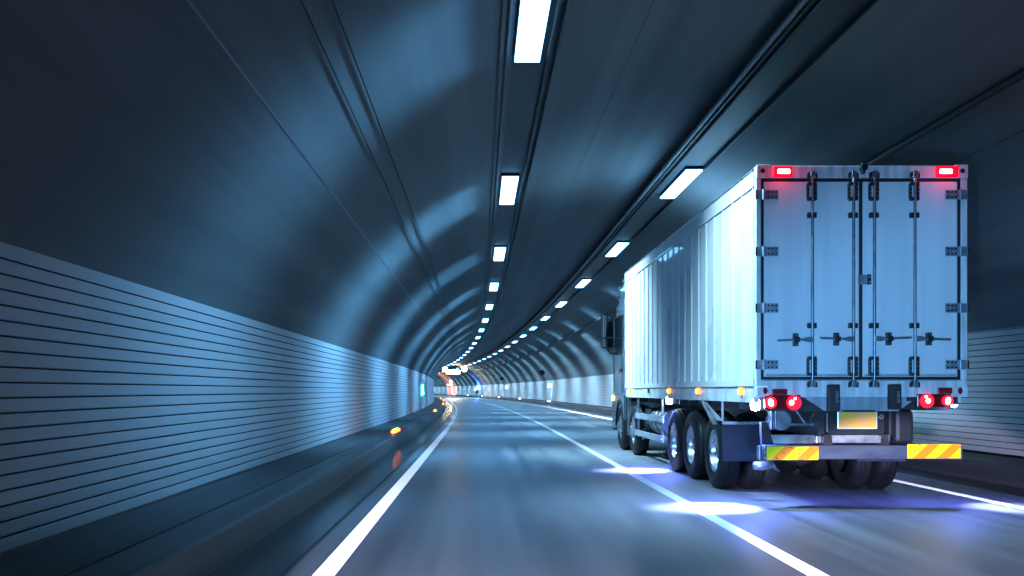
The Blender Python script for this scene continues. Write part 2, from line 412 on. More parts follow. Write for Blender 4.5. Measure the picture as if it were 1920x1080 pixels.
# second far post
fp = empty('emergency_sign', at(237, XR - 1.2, KH), yaw(237)); tag(fp, 'far emergency sign with teal panel over red lamps near the orange wall', 'sign')
MB().cyl((0, 0, 0), (0, 0, 3.0), .06, 10).build('post', 'dark', fp)
MB().box(-.35, .35, -.08, .08, 2.95, 3.75).build('sign_face', 'tealwhite', fp, .02)
MB().box(-1.0, .5, -.1, .1, 2.35, 2.75).build('lamp_bar', 'redlamp', fp, .05)
for dx in (-.75, -.1, .3):
    mb = MB(); mb.cyl((dx, -.14, 2.55), (dx, -.101, 2.55), .15, 12); mb.build('lamp', 'whitelamp', fp)
# amber lamps of the lay-by
q = empty('amber_lamp', at(244, -2.2, 4.3), yaw(244)); tag(q, 'amber lamp high on the left vault lighting the orange stretch of wall', 'lamp')
MB().box(.0, .25, -.3, .3, .0, .18).build('lens', 'sodium', q, .01)
MB().box(-.35, -.001, -.34, .34, -.04, .22).build('shade', 'dark', q, .01)
ld = bpy.data.lights.new('amber_light', 'SPOT'); ld.energy = 45000; ld.color = (1, .27, .06); ld.spot_size = math.radians(92); ld.spot_blend = .12; ld.shadow_soft_size = .05
lo = bpy.data.objects.new('amber_light', ld); COL.objects.link(lo); lo.parent = q; lo.location = (.35, 0, .05); lo.rotation_mode = 'QUATERNION'; lo.rotation_quaternion = Vector((1, 0, -.2)).to_track_quat('-Z', 'Y')
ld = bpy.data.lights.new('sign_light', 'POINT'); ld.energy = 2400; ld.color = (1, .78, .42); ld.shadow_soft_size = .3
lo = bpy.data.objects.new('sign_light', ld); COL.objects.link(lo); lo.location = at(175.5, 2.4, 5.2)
# overhead sign with two round signals
sg = empty('overhead_sign', at(178, 2.6, 4.55), yaw(178)); tag(sg, 'overexposed white message sign hanging across the tunnel in the distance', 'sign')
MB().box(-1.45, 1.45, -.02, .35, -.1, .85).build('sign_box', 'signgrey', sg, .03)
MB().box(-1.25, 1.25, -.06, -.021, .05, .7).build('sign_face', 'warmlamp', sg)
for dx in (-1.1, 1.1): MB().box(dx - .04, dx + .04, .1, .18, .85, 1.72).build('hanger', 'dark', sg)
for i, (x, lab) in enumerate(((.95, 'bright round warm signal lamp left of the distant message sign'), (4.66, 'bright round warm signal lamp right of the distant message sign'))):
    q = empty('lane_signal', at(177, x, 5.05), yaw(177)); tag(q, lab, 'signal lamp', 'round signals beside the message sign')
    mb = MB(); mb.cyl((0, -.05, .4), (0, .25, .4), .52, 28); mb.build('housing', 'signgrey', q)
    mb = MB(); mb.cyl((0, -.12, .4), (0, -.051, .4), .48, 28); mb.build('lens', 'warmlamp', q)
    MB().box(-.04, .04, .06, .14, .9, 1.12).build('rod', 'dark', q)

# ------------------------------------------------------------------ the truck
CX, Y0 = 4.567, 11.1                       # truck centre, rear face
TR = empty('cargo_truck', (CX, Y0, 0))
tag(TR, 'white five axle box truck seen from behind in the right lane, tail lamps lit', 'truck')
def px(x): return (x - 900) / 156.76 - CX
def pz(y): return 1.41 + (732 - y) / 156.76
HW = 1.263
BZ, TZ = 1.36, 4.10
BL = 10.1                                   # box length
# cargo box: side walls with ribs, roof, front
cb = MB()
cb.box(-HW + .012, HW - .012, .06, BL, BZ + .10, TZ - .02)
box = cb.build('cargo_box', 'white', TR, .02)
for sgn in (-1, 1):
    mb = MB(); x = sgn * HW
    def sb(xa, xb, *r):
        mb.box(min(xa, xb), max(xa, xb), *r)
    sb(x - sgn * .013, x + sgn * .004, .10, BL - .05, TZ - .22, TZ - .012)          # top rail
    sb(x - sgn * .013, x + sgn * .012, .10, BL - .05, TZ - .235, TZ - .222)
    sb(x - sgn * .013, x + sgn * .006, .10, BL - .05, BZ + .10, BZ + .19)           # bottom rail
    n = 21
    for i in range(n + 1):
        y = .14 + i * (BL - .28) / n
        # pressed rib: a trapezoid standing out of the sheet
        mb.prism([(x - sgn * .013, y - .016), (x + sgn * .003, y - .007), (x + sgn * .003, y + .007), (x - sgn * .013, y + .016)], 'z', BZ + .192, TZ - .237)
    mb.build('side_ribs', 'white', box)
    mb = MB(); mb.cyl((x + sgn * .006, .1, TZ - .03), (x + sgn * .006, BL - .05, TZ - .03), .014, 8); mb.build('drip_rail', 'alu', box)
    mb = MB()                                                                        # chassis side rail under the box
    mb.box(min(x - sgn * .07, x - sgn * .012), max(x - sgn * .07, x - sgn * .012), .12, BL - .1, BZ - .10, BZ + .095)
    for i in range(11):
        y = .5 + i * .92; mb.box(min(x - sgn * .012, x - sgn * .004), max(x - sgn * .012, x - sgn * .004), y, y + .03, BZ - .08, BZ + .09)
    mb.build('side_rail', 'sill', TR, .004)
MB().box(-HW + .05, HW - .05, .15, BL - .05, BZ - .02, BZ + .098).build('box_floor', 'chassis', TR)

# rear frame
fr = MB()
z_head = pz(334); z_sill = pz(713)
fr.box(-HW, -HW + .056, 0, .09, z_sill, z_head)
fr.box(HW - .075, HW, 0, .09, z_sill, z_head)
fr.box(-HW, HW, -.004, .09, z_head + .001, TZ)
fr.box(-HW, HW, -.004, .09, BZ - .03, z_sill - .001)
fr.box(-HW + .16, HW - .16, -.018, -.0045, TZ - .03, TZ - .012)       # fold along the header
frame = fr.build('rear_frame', 'sill', TR, .012)
for sgn in (-1, 1):
    mb = MB(); mb.box(min(sgn * HW, sgn * (HW - .16)), max(sgn * HW, sgn * (HW - .16)), -.022, -.0045, TZ - .155, TZ + .008)
    cc = mb.build('corner_casting', 'sill', frame, .012)
    mb = MB(); mb.cyl((sgn * (HW - .072), -.03, TZ - .07), (sgn * (HW - .072), -.0225, TZ - .07), .028, 16); mb.build('casting_hole', 'bolt', frame)
    mb = MB(); mb.box(min(sgn * HW, sgn * (HW - .155)), max(sgn * HW, sgn * (HW - .155)), -.024, -.0045, BZ - .015, BZ + .10); mb.build('corner_casting', 'sill', frame, .01)
    mb = MB()
    pts = [(sgn * (HW - .10) + .028 * math.cos(a), BZ + .045 + .042 * math.sin(a)) for a in [2 * PI * i / 20 for i in range(20)]]
    mb.prism(pts, 'y', -.032, -.0245); mb.build('reflector', 'reflector', frame, .003)
# gasket ring + centre seal
gx0, gx1 = px(1427), px(1801.5)
gz0, gz1 = pz(712), pz(334.5)
gk = MB()
gk.box(gx0, gx0 + .036, .012, .06, gz0, gz1); gk.box(gx1 - .036, gx1, .012, .06, gz0, gz1)
gk.box(gx0 + .036, gx1 - .036, .012, .06, gz1 - .034, gz1); gk.box(gx0 + .036, gx1 - .036, .012, .06, gz0, gz0 + .034)
gk.box(-.020 + px(1614.7), .020 + px(1614.7), .012, .058, gz0 + .034, gz1 - .034)
gk.box(-.004 + px(1614.7), .004 + px(1614.7), .002, .0118, gz0 + .034, gz1 - .034)
gk.build('door_gasket', 'gasket', TR, .004)

cxm = px(1614.7)
BARS = [px(1520.8), px(1597.8), px(1636.7), px(1712.4)]
HINGE_Y = [365.5, 471.8, 577.8, 684]
for sgn in (-1, 1):
    x0, x1 = (gx0 + .036, cxm - .021) if sgn < 0 else (cxm + .021, gx1 - .036)
    z0, z1 = gz0 + .035, gz1 - .035
    mb = MB(); mb.box(x0, x1, .002, .05, z0, z1)
    door = mb.build('door', 'door', TR, .014, 3)
    # raised border of the leaf
    mb = MB(); e_ = x0 + .045 if sgn < 0 else x1 - .045; i_ = x1 - .055 if sgn < 0 else x0 + .055
    for xx, w in ((e_, .006), (i_, .01), (i_ - sgn * .028 if sgn < 0 else i_ + .028, .006)):
        mb.box(xx - w / 2, xx + w / 2, -.006, .0018, z0 + .03, z1 - .03)
    mb.box(x0 + .03, x1 - .03, -.005, .0018, z0 + .035, z0 + .045)
    mb.build('door_fold', 'door', door, .002)
    # lower rubbing strip
    mb = MB(); mb.box(x0 + .02, x1 - .02, -.008, .0016, z0 + .008, z0 + .030); mb.build('kick_strip', 'apron', door, .003)
    for hy in HINGE_Y:
        zc = pz(hy); xa, xb = (px(1418) - .012, px(1458.5)) if sgn < 0 else (px(1771.6), px(1813.6) + .012)
        mb = MB()
        mb.box(xa, xb, -.020, -.0065, zc - .055, zc + .055)
        hx = px(1431) if sgn < 0 else px(1799)
        mb.cyl((hx, -.026, zc - .06), (hx, -.026, zc + .06), .020, 12)
        bx0, bx1 = (px(1438), px(1456)) if sgn < 0 else (px(1774), px(1792))
        for r in range(2):
            for c in range(3):
                bx = bx0 + (bx1 - bx0) * (c + .25) / 2.5; bz = zc + (-.03 if r == 0 else .03)
                mb.cyl((bx, -.032, bz), (bx, -.0205, bz), .012, 8, 1)
        mb.box(xa - .001, xa + .018, -.024, -.0205, zc - .05, zc + .05, 1) if sgn < 0 else mb.box(xb - .018, xb + .001, -.024, -.0205, zc - .05, zc + .05, 1)
        mb.build('hinge', ['hinge', 'bolt'], door, .003)
    bars = BARS[:2] if sgn < 0 else BARS[2:]
    for bi, bx in enumerate(bars):
        mb = MB()
        mb.cyl((bx, -.045, pz(723)), (bx, -.045, pz(326)), .017, 14)
        for yy, hh in ((611, .03), (404.5, .03)):                        # clamps
            mb.box(bx - .052, bx + .052, -.050, .0015, pz(yy) - hh, pz(yy) + hh, 1)
        for ya, yb in ((343, 377), (669, 705)):                          # long guides: two cheeks and end blocks
            za, zb = pz(yb), pz(ya)
            for q in (-.045, .045): mb.box(bx + q - .013, bx + q + .013, -.040, .0015, za + .02, zb - .02, 1)
            mb.box(bx - .050, bx + .050, -.058, .0012, za, za + .035, 1); mb.box(bx - .050, bx + .050, -.058, .0012, zb - .035, zb, 1)
            for q in (-.045, .045):
                for t in (.28, .5, .72): mb.cyl((bx + q, -.047, za + (zb - za) * t), (bx + q, -.0405, za + (zb - za) * t), .008, 8, 0)
        for yy in (329, 720):                                            # cams and keepers
            zc = pz(yy); mb.box(bx - .045, bx + .045, -.038, -.0245, zc - .035, zc + .035, 1)
            mb.prism([(bx - .03, zc - .03), (bx + .03, zc - .045), (bx + .035, zc + .03), (bx - .02, zc + .045)], 'y', -.068, -.0385, 0)
            mb.box(bx - .06, bx - .04, -.05, -.0245, zc - .04, zc + .02, 1); mb.box(bx + .04, bx + .06, -.05, -.0245, zc - .04, zc + .02, 1)
        mb.build('lock_bar', ['steel', 'bolt'], door, .003)
        # handle
        idx = bi + (0 if sgn < 0 else 2)
        ends = [1454, 1533, 1704, 1777]; catch = [1490, 1566, 1664, 1739]; ya = [637.5, 636.5, 636, 636]; tilt = [.012, -.012, -.014, .01]
        ex_, kx, zc = px(ends[idx]), px(catch[idx]), pz(ya[idx])
        d = 1 if ex_ > bx else -1
        mb = MB()
        ptsH = [(bx, zc + .028), (bx + d * .06, zc + .03), (bx + d * .12, zc + .012), (ex_, zc + .012 - tilt[idx]), (ex_, zc - .012 - tilt[idx]), (bx + d * .12, zc - .012), (bx + d * .06, zc - .03), (bx, zc - .028)]
        mb.prism(ptsH, 'y', -.080, -.062, 0)
        mb.box(kx - .026, kx + .026, -.060, .0014, zc - .075, zc + .075, 1)
        mb.box(kx - .034, kx + .034, -.090, -.0805, zc - .028, zc + .03, 1)
        for q in (-.055, .055): mb.cyl((kx, -.07, zc + q), (kx, -.0605, zc + q), .010, 8, 0)
        mb.build('handle', ['steel', 'bolt'], door, .003)
# latch across the two leaves
mb = MB(); lx0, lx1 = px(1608), px(1632); zc = pz(524.5)
mb.box(lx0, lx1 - .04, -.022, -.0065, zc - .058, zc + .058); mb.box(lx1 - .045, lx1, -.03, .001, zc - .06, zc + .06, 1)
for q in (-.03, .03): mb.cyl((lx1 - .022, -.04, zc + q), (lx1 - .022, -.0305, zc + q), .012, 8, 0)
mb.build('door_latch', ['hinge', 'bolt'], TR, .004)
# stencil coloured strip on header
MB().box(px(1579), px(1581.5), -.007, -.0045, pz(333), pz(316)).build('header_tab', 'plate', TR)
# rear camera
mb = MB(); qx = px(1616)
mb.cyl((qx, -.09, pz(317)), (qx, -.0045, pz(317)), .038, 16); mb.box(qx - .022, qx + .022, -.07, -.005, pz(317) + .03, pz(306)); mb.box(qx - .02, qx + .02, -.06, -.005, pz(327), pz(317) - .03)
mb.build('rear_camera', 'blackplastic', TR, .006)
# top marker lamps
for xa, xb, ca, cb2, slope in ((1446, 1483, 1455, 1477, 0), (1750.5, 1793, 1757, 1779, 0)):
    mb = MB(); mb.box(px(xa), px(xb), -.07, -.023 if False else -.0225, pz(335), pz(313)); 
    o = mb.build('marker_lamp', 'toplens', TR, .022, 3)
    mb = MB(); mb.box(px(ca), px(cb2), -.082, -.0705, pz(328), pz(320)); mb.build('bulb', 'hotcore', o, .012, 3)
    ld = bpy.data.lights.new('marker_light', 'POINT'); ld.energy = 2; ld.color = (1, .01, .06); ld.shadow_soft_size = .05
    lo = bpy.data.objects.new('marker_light', ld); COL.objects.link(lo); lo.parent = TR; lo.location = (px((ca + cb2) / 2), -.16, pz(323))

# apron under the sill (grey tapered panel)
mb = MB(); zt, zb = BZ - .031, pz(771)
mb.prism([(px(1508), zt), (px(1548), zb), (px(1686), zb), (px(1722), zt)], 'y', .02, .05)
mb.build('rear_apron', 'apron', TR, .004)
MB().box(px(1436), px(1800), .05, .10, BZ - .12, BZ - .031).build('rear_crossmember', 'chassis', TR)
# rubber dock buffers with moulded marks
for xa, xb, ya, yb in ((1549, 1569, 721.5, 771.5), (1663, 1683, 721, 768)):
    mb = MB(); mb.box(px(xa), px(xb), -.11, -.0045, pz(yb), pz(ya)); bo = mb.build('dock_buffer', 'rubber', TR, .01, 2)
    mb = MB(); x = px(xa) + (px(xb) - px(xa)) * .68
    for k in range(4):
        z = pz(736 + k * 5.6); h = .011; w = .016
        segs = [[(-1, 1), (1, 1)], [(1, 1), (-1, -1)], [(-1, -1), (1, -1)]] if k % 2 == 0 else [[(-1, 1), (1, 1)], [(-1, 0), (1, 0)], [(1, 1), (1, -1)], [(-1, -1), (1, -1)]]
        for (a, b), (c, d) in segs:
            mb.cyl((x + a * w, -.1125, z + b * h), (x + c * w, -.1125, z + d * h), .0035, 6)
    mb.build('moulded_mark', 'ink', bo)

# tail lamp clusters
def tail(x0, x1, y0, y1, outer, inner, side):
    mb = MB(); mb.box(px(x0), px(x1), -.02, .05, pz(y1), pz(y0)); h = mb.build('tail_lamp', 'reddark', TR, .015, 2)
    (ox, oy, orr), (ix, iy, ir) = outer, inner
    def disc(cx, cy, r, a, b, m, name, par):
        mb = MB(); mb.cyl((px(cx), b, pz(cy)), (px(cx), a, pz(cy)), r, 24, r1=r * .85 if a > b else r); return mb.build(name, m, par, .004)
    disc(ox, oy, orr, -.021, -.055, 'redlens', 'lens', h); disc(ix, iy, ir, -.021, -.055, 'redlens', 'lens', h)
    def blob(cx, cy, rx, rz, rot=0):
        mb = MB(); rx *= .8; rz *= .8
        pts = [(px(cx) + rx * math.cos(a) * math.cos(rot) - rz * math.sin(a) * math.sin(rot), pz(cy) + rx * math.cos(a) * math.sin(rot) + rz * math.sin(a) * math.cos(rot)) for a in [2 * PI * i / 16 for i in range(16)]]
        mb.prism(pts, 'y', -.066, -.056); mb.build('bulb', 'hotcore', h)
    blob(ox, oy, orr * .50, orr * .8, .25 if side < 0 else -.2)
    blob(ix - side * -5.0 if side < 0 else ix + 2, iy, ir * .36, ir * .42)
    blob(ix + 2.0 * side * -1, iy - 7.5, ir * .2, ir * .16, .4)
    return h
tail(1434, 1501, 740.5, 767.5, (1442.5, 754.8, .072), (1486, 755, .088), -1)
tail(1718, 1783, 738.5, 764, (1773, 751.5, .066), (1734, 751.5, .085), 1)
for xa, xb, ya, yb in ((1446, 1474, 729.5, 740.3), (1755, 1782, 727, 738.3)):
    mb = MB(); mb.box(px(xa), px(xb), -.05, -.0245, pz(yb), pz(ya)); mb.build('fog_lamp', 'reflector', TR, .006)
# lamp bracket plate behind the left cluster and the struts
mb = MB(); mb.prism([(px(1434), pz(740)), (px(1512), pz(740)), (px(1548), pz(771)), (px(1440), pz(771))], 'y', .052, .07); mb.build('lamp_bracket', 'chassis', TR)
MB().box(px(1701), px(1719), .0, .03, pz(752), pz(744)).build('lamp_bracket', 'chassis', TR)

# number plate and its holder
mb = MB(); mb.prism([(px(1551), pz(772)), (px(1661), pz(772)), (px(1661), pz(812)), (px(1652), pz(816)), (px(1560), pz(816)), (px(1551), pz(812))], 'y', .02, .10)
ph = mb.build('plate_holder', 'blackplastic', TR, .012, 2)
mb = MB(); mb.box(px(1570.5), px(1645.5), .002, .0195, pz(804.5), pz(771.5)); npl = mb.build('number_plate', 'platerim', TR, .012, 2)
mb = MB(); mb.box(px(1573), px(1643), -.002, .0015, pz(802), pz(773)); mb.build('plate_face', 'plate', npl)
mb = MB(); mb.cyl((px(1653), .005, pz(781.5)), (px(1653), .0195, pz(781.5)), .03, 18); mb.cyl((px(1653), -.001, pz(781.5)), (px(1653), .0048, pz(781.5)), .011, 12, 1); mb.build('lock', ['alu', 'bolt'], TR)
mb = MB(); mb.box(px(1578), px(1638), -.05, .02, pz(772.5), pz(769.5)); mb.build('plate_lamp', 'blackplastic', TR, .006)
# black box at the right
mb = MB(); mb.box(px(1681), px(1717), .03, .9, pz(832), pz(769)); mb.build('mud_guard', 'blackplastic', TR, .05, 4)

# beam, bumper and its boards
mb = MB()
mb.box(px(1450), px(1534), .10, .16, pz(833), pz(816)); mb.box(px(1561), px(1656), .10, .16, pz(832), pz(816))
mb.box(px(1535.5), px(1546), .09, .15, pz(832), pz(818)); mb.box(px(1669), px(1675), .09, .15, pz(830), pz(816))
bm_ = mb.build('tail_beam', 'alu', TR, .008)
for xa, xb in ((1547, 1561), (1655, 1668)):
    mb = MB(); mb.prism([(px(xa), pz(815)), (px(xb), pz(815)), (px(xb) + .02, pz(836)), (px(xa) - .01, pz(836))], 'y', .04, .18); mb.build('bumper_bracket', 'chassis', TR)
mb = MB(); mb.prism([(px(1432), pz(792)), (px(1443), pz(792)), (px(1456), pz(835)), (px(1434), pz(835))], 'y', .10, .18); mb.build('bumper_bracket', 'chassis', TR)
mb = MB(); mb.box(px(1431), px(1803), -.03, .09, pz(861), pz(834.5)); bu = mb.build('bumper', 'bumper', TR, .012)
def board(x0, x1, y0, y1, ragged):
    a, b, c, d = px(x0), px(x1), pz(y1), pz(y0); w = (b - a); hh = d - c; t = .0005
    mb = MB(); mb.box(a, b, -.036, -.0305, c, d, 0)
    # diagonal orange stripes, clipped to the board
    def clip(lo, hi):
        k = hh * 1.05
        poly = [(lo, c), (hi, c), (hi + k, d), (lo + k, d)]
        for sg_, lim in ((1, a), (-1, b)):
            out = []
            for i in range(len(poly)):
                p, q = poly[i], poly[(i + 1) % len(poly)]
                ip, iq = sg_ * (p[0] - lim) >= 0, sg_ * (q[0] - lim) >= 0
                if ip: out.append(p)
                if ip != iq:
                    tt = (lim - p[0]) / (q[0] - p[0]); out.append((lim, p[1] + tt * (q[1] - p[1])))
            poly = out
            if not poly: return
        if len(poly) > 2: mb.prism([(u, min(max(v, c + .001), d - .001)) for u, v in poly], 'y', -.0385, -.0365, 1)
    for lo in ((.07, .56) if ragged else (.10, .55)):
        clip(a + lo * w, a + (lo + .23) * w)
    o = mb.build('reflective_board', ['yellow', 'redorange'], bu)
    # scuffs: bits of bent film lost from the edge
    mb = MB(); rnd = random.Random(5 if ragged else 9)
    for k in range(7):
        u = a + w * rnd.random(); v = c + hh * (rnd.choice((.06, .95, .5)) + rnd.uniform(-.05, .05)); r = rnd.uniform(.006, .022)
        pts = [(u + r * rnd.uniform(.5, 1.3) * math.cos(q), v + r * rnd.uniform(.3, .8) * math.sin(q)) for q in [2 * PI * i / 7 for i in range(7)]]
        mb.prism([(min(max(p, a + .002), b - .002), min(max(q, c + .002), d - .002)) for p, q in pts], 'y', -.0400, -.0387, 0)
    mb.build('scuff', 'grime', o)
board(1436, 1532.5, 837, 862, True); board(1699, 1798, 832.5, 859, False)
mb = MB()
for z in (pz(839), pz(848), pz(858)): mb.cyl((px(1433), -.036, z), (px(1433), -.0305, z), .012, 8)
mb.build('bolt', 'alu', bu)
mb = MB(); mb.cyl((px(1425), .02, pz(836)), (px(1425), .02, pz(862)), .03, 12); mb.build('bumper_end', 'steel', bu)

# wheels
TYR = .545
def wheel(side, y, dual, steer=False):
    """side -1 left. outer sidewall just inside the body side"""
    xo = side * (HW - .02)
    def tyre_prof(x0):
        w = .31 * -side
        P = [(.035, .30), (.004, .34), (0, .40), (.012, .47), (.035, .515), (.07, .535), (.09, .545), (.10, .545), (.105, .532), (.115, .532), (.12, .547), (.15, .548), (.152, .534), (.162, .534), (.164, .548)]
        full = P + [(.31 - a, b) for a, b in P[::-1]]
        return [(x0 + a * -side, b) for a, b in full]
    mb = MB(); xs = [xo] + ([xo - side * .35] if dual else [])
    for x in xs: mb.lathe(tyre_prof(x), 0, y, TYR, 64)
    w = mb.build('wheel', 'tyre', TR)
    # rim
    mb = MB(); s_ = -side
    if dual:
        pr = [(xo + s_ * .030, .305), (xo + s_ * .022, .298), (xo + s_ * .035, .283), (xo + s_ * .07, .268), (xo + s_ * .16, .258), (xo + s_ * .19, .24), (xo + s_ * .195, .15), (xo + s_ * .17, .135), (xo + s_ * .09, .12), (xo + s_ * .075, .10), (xo + s_ * .072, .001)]
    else:
        pr = [(xo + s_ * .030, .305), (xo + s_ * .022, .298), (xo + s_ * .035, .283), (xo + s_ * .07, .268), (xo + s_ * .085, .25), (xo + s_ * .05, .20), (xo + s_ * .02, .17), (xo + s_ * .015, .145), (xo - s_ * .03, .12), (xo - s_ * .05, .09), (xo - s_ * .052, .001)]
    mb.lathe(pr, 0, y, TYR, 48)
    rm = mb.build('rim', 'rim', w)
    mb = MB(); ra = .19 if dual else .158; xb = xo + s_ * (.187 if dual else .01)
    for i in range(10):
        a = 2 * PI * i / 10
        mb.cyl((xb, y + ra * math.cos(a), TYR + ra * math.sin(a)), (xb - s_ * .035, y + ra * math.cos(a), TYR + ra * math.sin(a)), .016, 8)
    mb.build('wheel_nut', 'alu', w)
    mb = MB()
    rh = .222
    for i in range(10):
        a = 2 * PI * (i + .5) / 10; xx = xo + s_ * (.195 if dual else .068)
        mb.cyl((xx - s_ * .002, y + rh * math.cos(a), TYR + rh * math.sin(a)), (xx - s_ * .006, y + rh * math.cos(a), TYR + rh * math.sin(a)), .020, 10)
    mb.build('hand_hole', 'bolt', w)
    return w
REAR = [13.3 - Y0, 14.75 - Y0, 16.05 - Y0]; STEER = [20.25 - Y0, 22.05 - Y0]
for side in (-1, 1):
    for y in REAR: wheel(side, y, True)
    for y in STEER: wheel(side, y, False)
# axles, frame rails, springs
for y in REAR + STEER:
    mb = MB(); mb.cyl((-.95, y, TYR), (.95, y, TYR), .10, 16)
    if y in REAR: mb.lathe([(-.22, .02), (-.16, .17), (0, .22), (.16, .17), (.22, .02)], 0, y, TYR, 20)
    mb.build('axle', 'chassis', TR)
mb = MB()
for x in (-.43, .43): mb.box(x - .04, x + .04, .15, 12.0, .86, 1.16)
for i in range(9): mb.box(-.39, .39, .4 + i * 1.3, .5 + i * 1.3, .9, 1.12)
for i in range(14): mb.box(-1.18, 1.18, .3 + i * .72, .36 + i * .72, 1.165, 1.335)
for y in REAR:
    for x in (-.62, .62): mb.prism([(y - .6, .95), (y - .3, .80), (y, .72), (y + .3, .80), (y + .6, .95), (y + .6, .99), (y, .80), (y - .6, .99)], 'x', x - .04, x + .04)
mb.build('chassis_frame', 'chassis', TR)
# clutter behind the lamps, left: brake chambers, pipe, spare bits
mb = MB(); mb.cyl((px(1478), .25, pz(790)), (px(1478), .5, pz(790)), .12, 18); mb.build('air_reservoir', 'steel', TR, .02)
mb = MB(); mb.box(px(1455), px(1545), .3, .36, pz(800), pz(796)); mb.cyl((px(1456), .2, pz(770)), (px(1456), .2, pz(806)), .02, 8); mb.cyl((px(1464), .2, pz(770)), (px(1464), .2, pz(800)), .014, 8)
mb.tube([(px(1446), .15, pz(764)), (px(1450), .12, pz(785)), (px(1446), .16, pz(800)), (px(1454), .2, pz(820))], .012); mb.tube([(px(1510), .3, pz(772)), (px(1518), .2, pz(792)), (px(1530), .25, pz(797)), (px(1544), .3, pz(775))], .012)
mb.build('brake_hose', 'steel', TR)
mb = MB(); mb.lathe([(-.10, .01), (-.09, .05), (0, .06), (.09, .05), (.10, .01)], px(1450), .5, .47, 16); mb.build('tow_coupling', 'steel', TR)

# mudguards
for side in (-1, 1):
    xo = side * (HW - .01); xi = side * (HW - .68)
    a_, b_ = min(xo, xi), max(xo, xi)
    y = REAR[0] - .62
    MB().box(a_, b_, y, y + .012, .44, .945).build('mudflap', 'flap', TR, .003)
    mb = MB(); mb.box(a_, b_, y - .03, y + .04, .945, .985)
    mb.build('mudflap_bar', 'alu', TR, .004)
    # triangular stay plate with bright leading edge
    mb = MB(); xs = side * (HW - .02)
    p = [(y + .55, BZ - .11), (y + .02, 1.0), (y + .28, .99), (y + .62, BZ - .11)]
    ya_, yb_ = y + 1.02, y + .05
    mb.prism([(ya_, BZ - .11), (y + .34, .99), (y + .03, .99)], 'x', xs - .006, xs + .006)
    st = mb.build('mudguard_stay', 'apron', TR)
    mb = MB(); dx = side * .05
    mb.add([(xs - .05, ya_ + .08, BZ - .10), (xs + .05, ya_ + .08, BZ - .10), (xs + .05, y + .40, .93), (xs - .05, y + .40, .93), (xs - .05, ya_ + .03, BZ - .10), (xs + .05, ya_ + .03, BZ - .10), (xs + .05, y + .35, .93), (xs - .05, y + .35, .93)],
           [(0, 1, 2, 3), (4, 7, 6, 5), (0, 4, 5, 1), (1, 5, 6, 2), (2, 6, 7, 3), (3, 7, 4, 0)])
    mb.build('stay_edge', 'alu', st)
    MB().box(xs - .012, xs + .012, y + .03, y + .06, .985, BZ - .10).build('mudflap_post', 'rail', TR)
# side guards, tanks
for side in (-1, 1):
    xs = side * (HW - .02); ya, yb = 5.72, 8.72
    g = MB()
    for z in (.52, .88): g.box(xs - .015, xs + .015, ya, yb, z - .06, z + .06)
    sgd = g.build('side_guard', 'rail', TR, .006)
    mb = MB()
    for y in (ya + .25, yb - .2): mb.box(min(xs - side * .05, xs - side * .016), max(xs - side * .05, xs - side * .016), y - .03, y + .03, .44, 1.25)
    for y in (ya + .1, yb - .05):
        for z in (.52, .88): mb.cyl((xs, y, z), (xs + side * .028, y, z), .015, 8)
    mb.build('guard_post', 'alu', sgd)
    mb = MB(); xt = side * .90
    mb.cyl((xt, 6.15, .80), (xt, 7.0, .80), .27, 28); mb.cyl((xt, 7.05, .80), (xt, 7.5, .80), .27, 28)
    ft = mb.build('fuel_tank', 'alu', TR, .03, 3)
    for y in (6.3, 6.85, 7.28):
        mb = MB(); mb.cyl((xt, y - .025, .80), (xt, y + .025, .80), .279, 28); mb.build('tank_strap', 'blackplastic', ft)
    mb = MB(); mb.box(min(side * .65, side * 1.1), max(side * .65, side * 1.1), 7.7, 8.4, .5, 1.05); mb.build('battery_box', 'chassis', TR, .03)
    mb = MB(); mb.cyl((side * .98, 8.5, .42), (side * .98, 8.5, 1.0), .06, 12); mb.cyl((side * 1.1, 8.55, .38), (side * 1.1, 8.55, .6), .035, 10); mb.build('air_valve', 'alu', TR)

# side marker lamps
for side in (-1, 1):
    for y in (11.75, 14.05, 16.2, 20.4):
        y -= Y0; x = side * HW
        mb = MB(); mb.box(min(x - side * .012, x + side * .022), max(x - side * .012, x + side * .022), y - .06, y + .06, BZ - .005, BZ + .085); o = mb.build('side_marker', 'orange', TR, .012, 2)
        mb = MB(); mb.box(min(x + side * .023, x + side * .034), max(x + side * .023, x + side * .034), y - .03, y + .03, BZ + .015, BZ + .065); mb.build('bulb', 'amber', o, .008)
    y = 18.2 - Y0; x = side * HW
    mb = MB(); mb.cyl((x - side * .01, y, BZ + .04), (x + side * .014, y, BZ + .04), .045, 16); mb.build('side_reflector', 'reflector', TR)
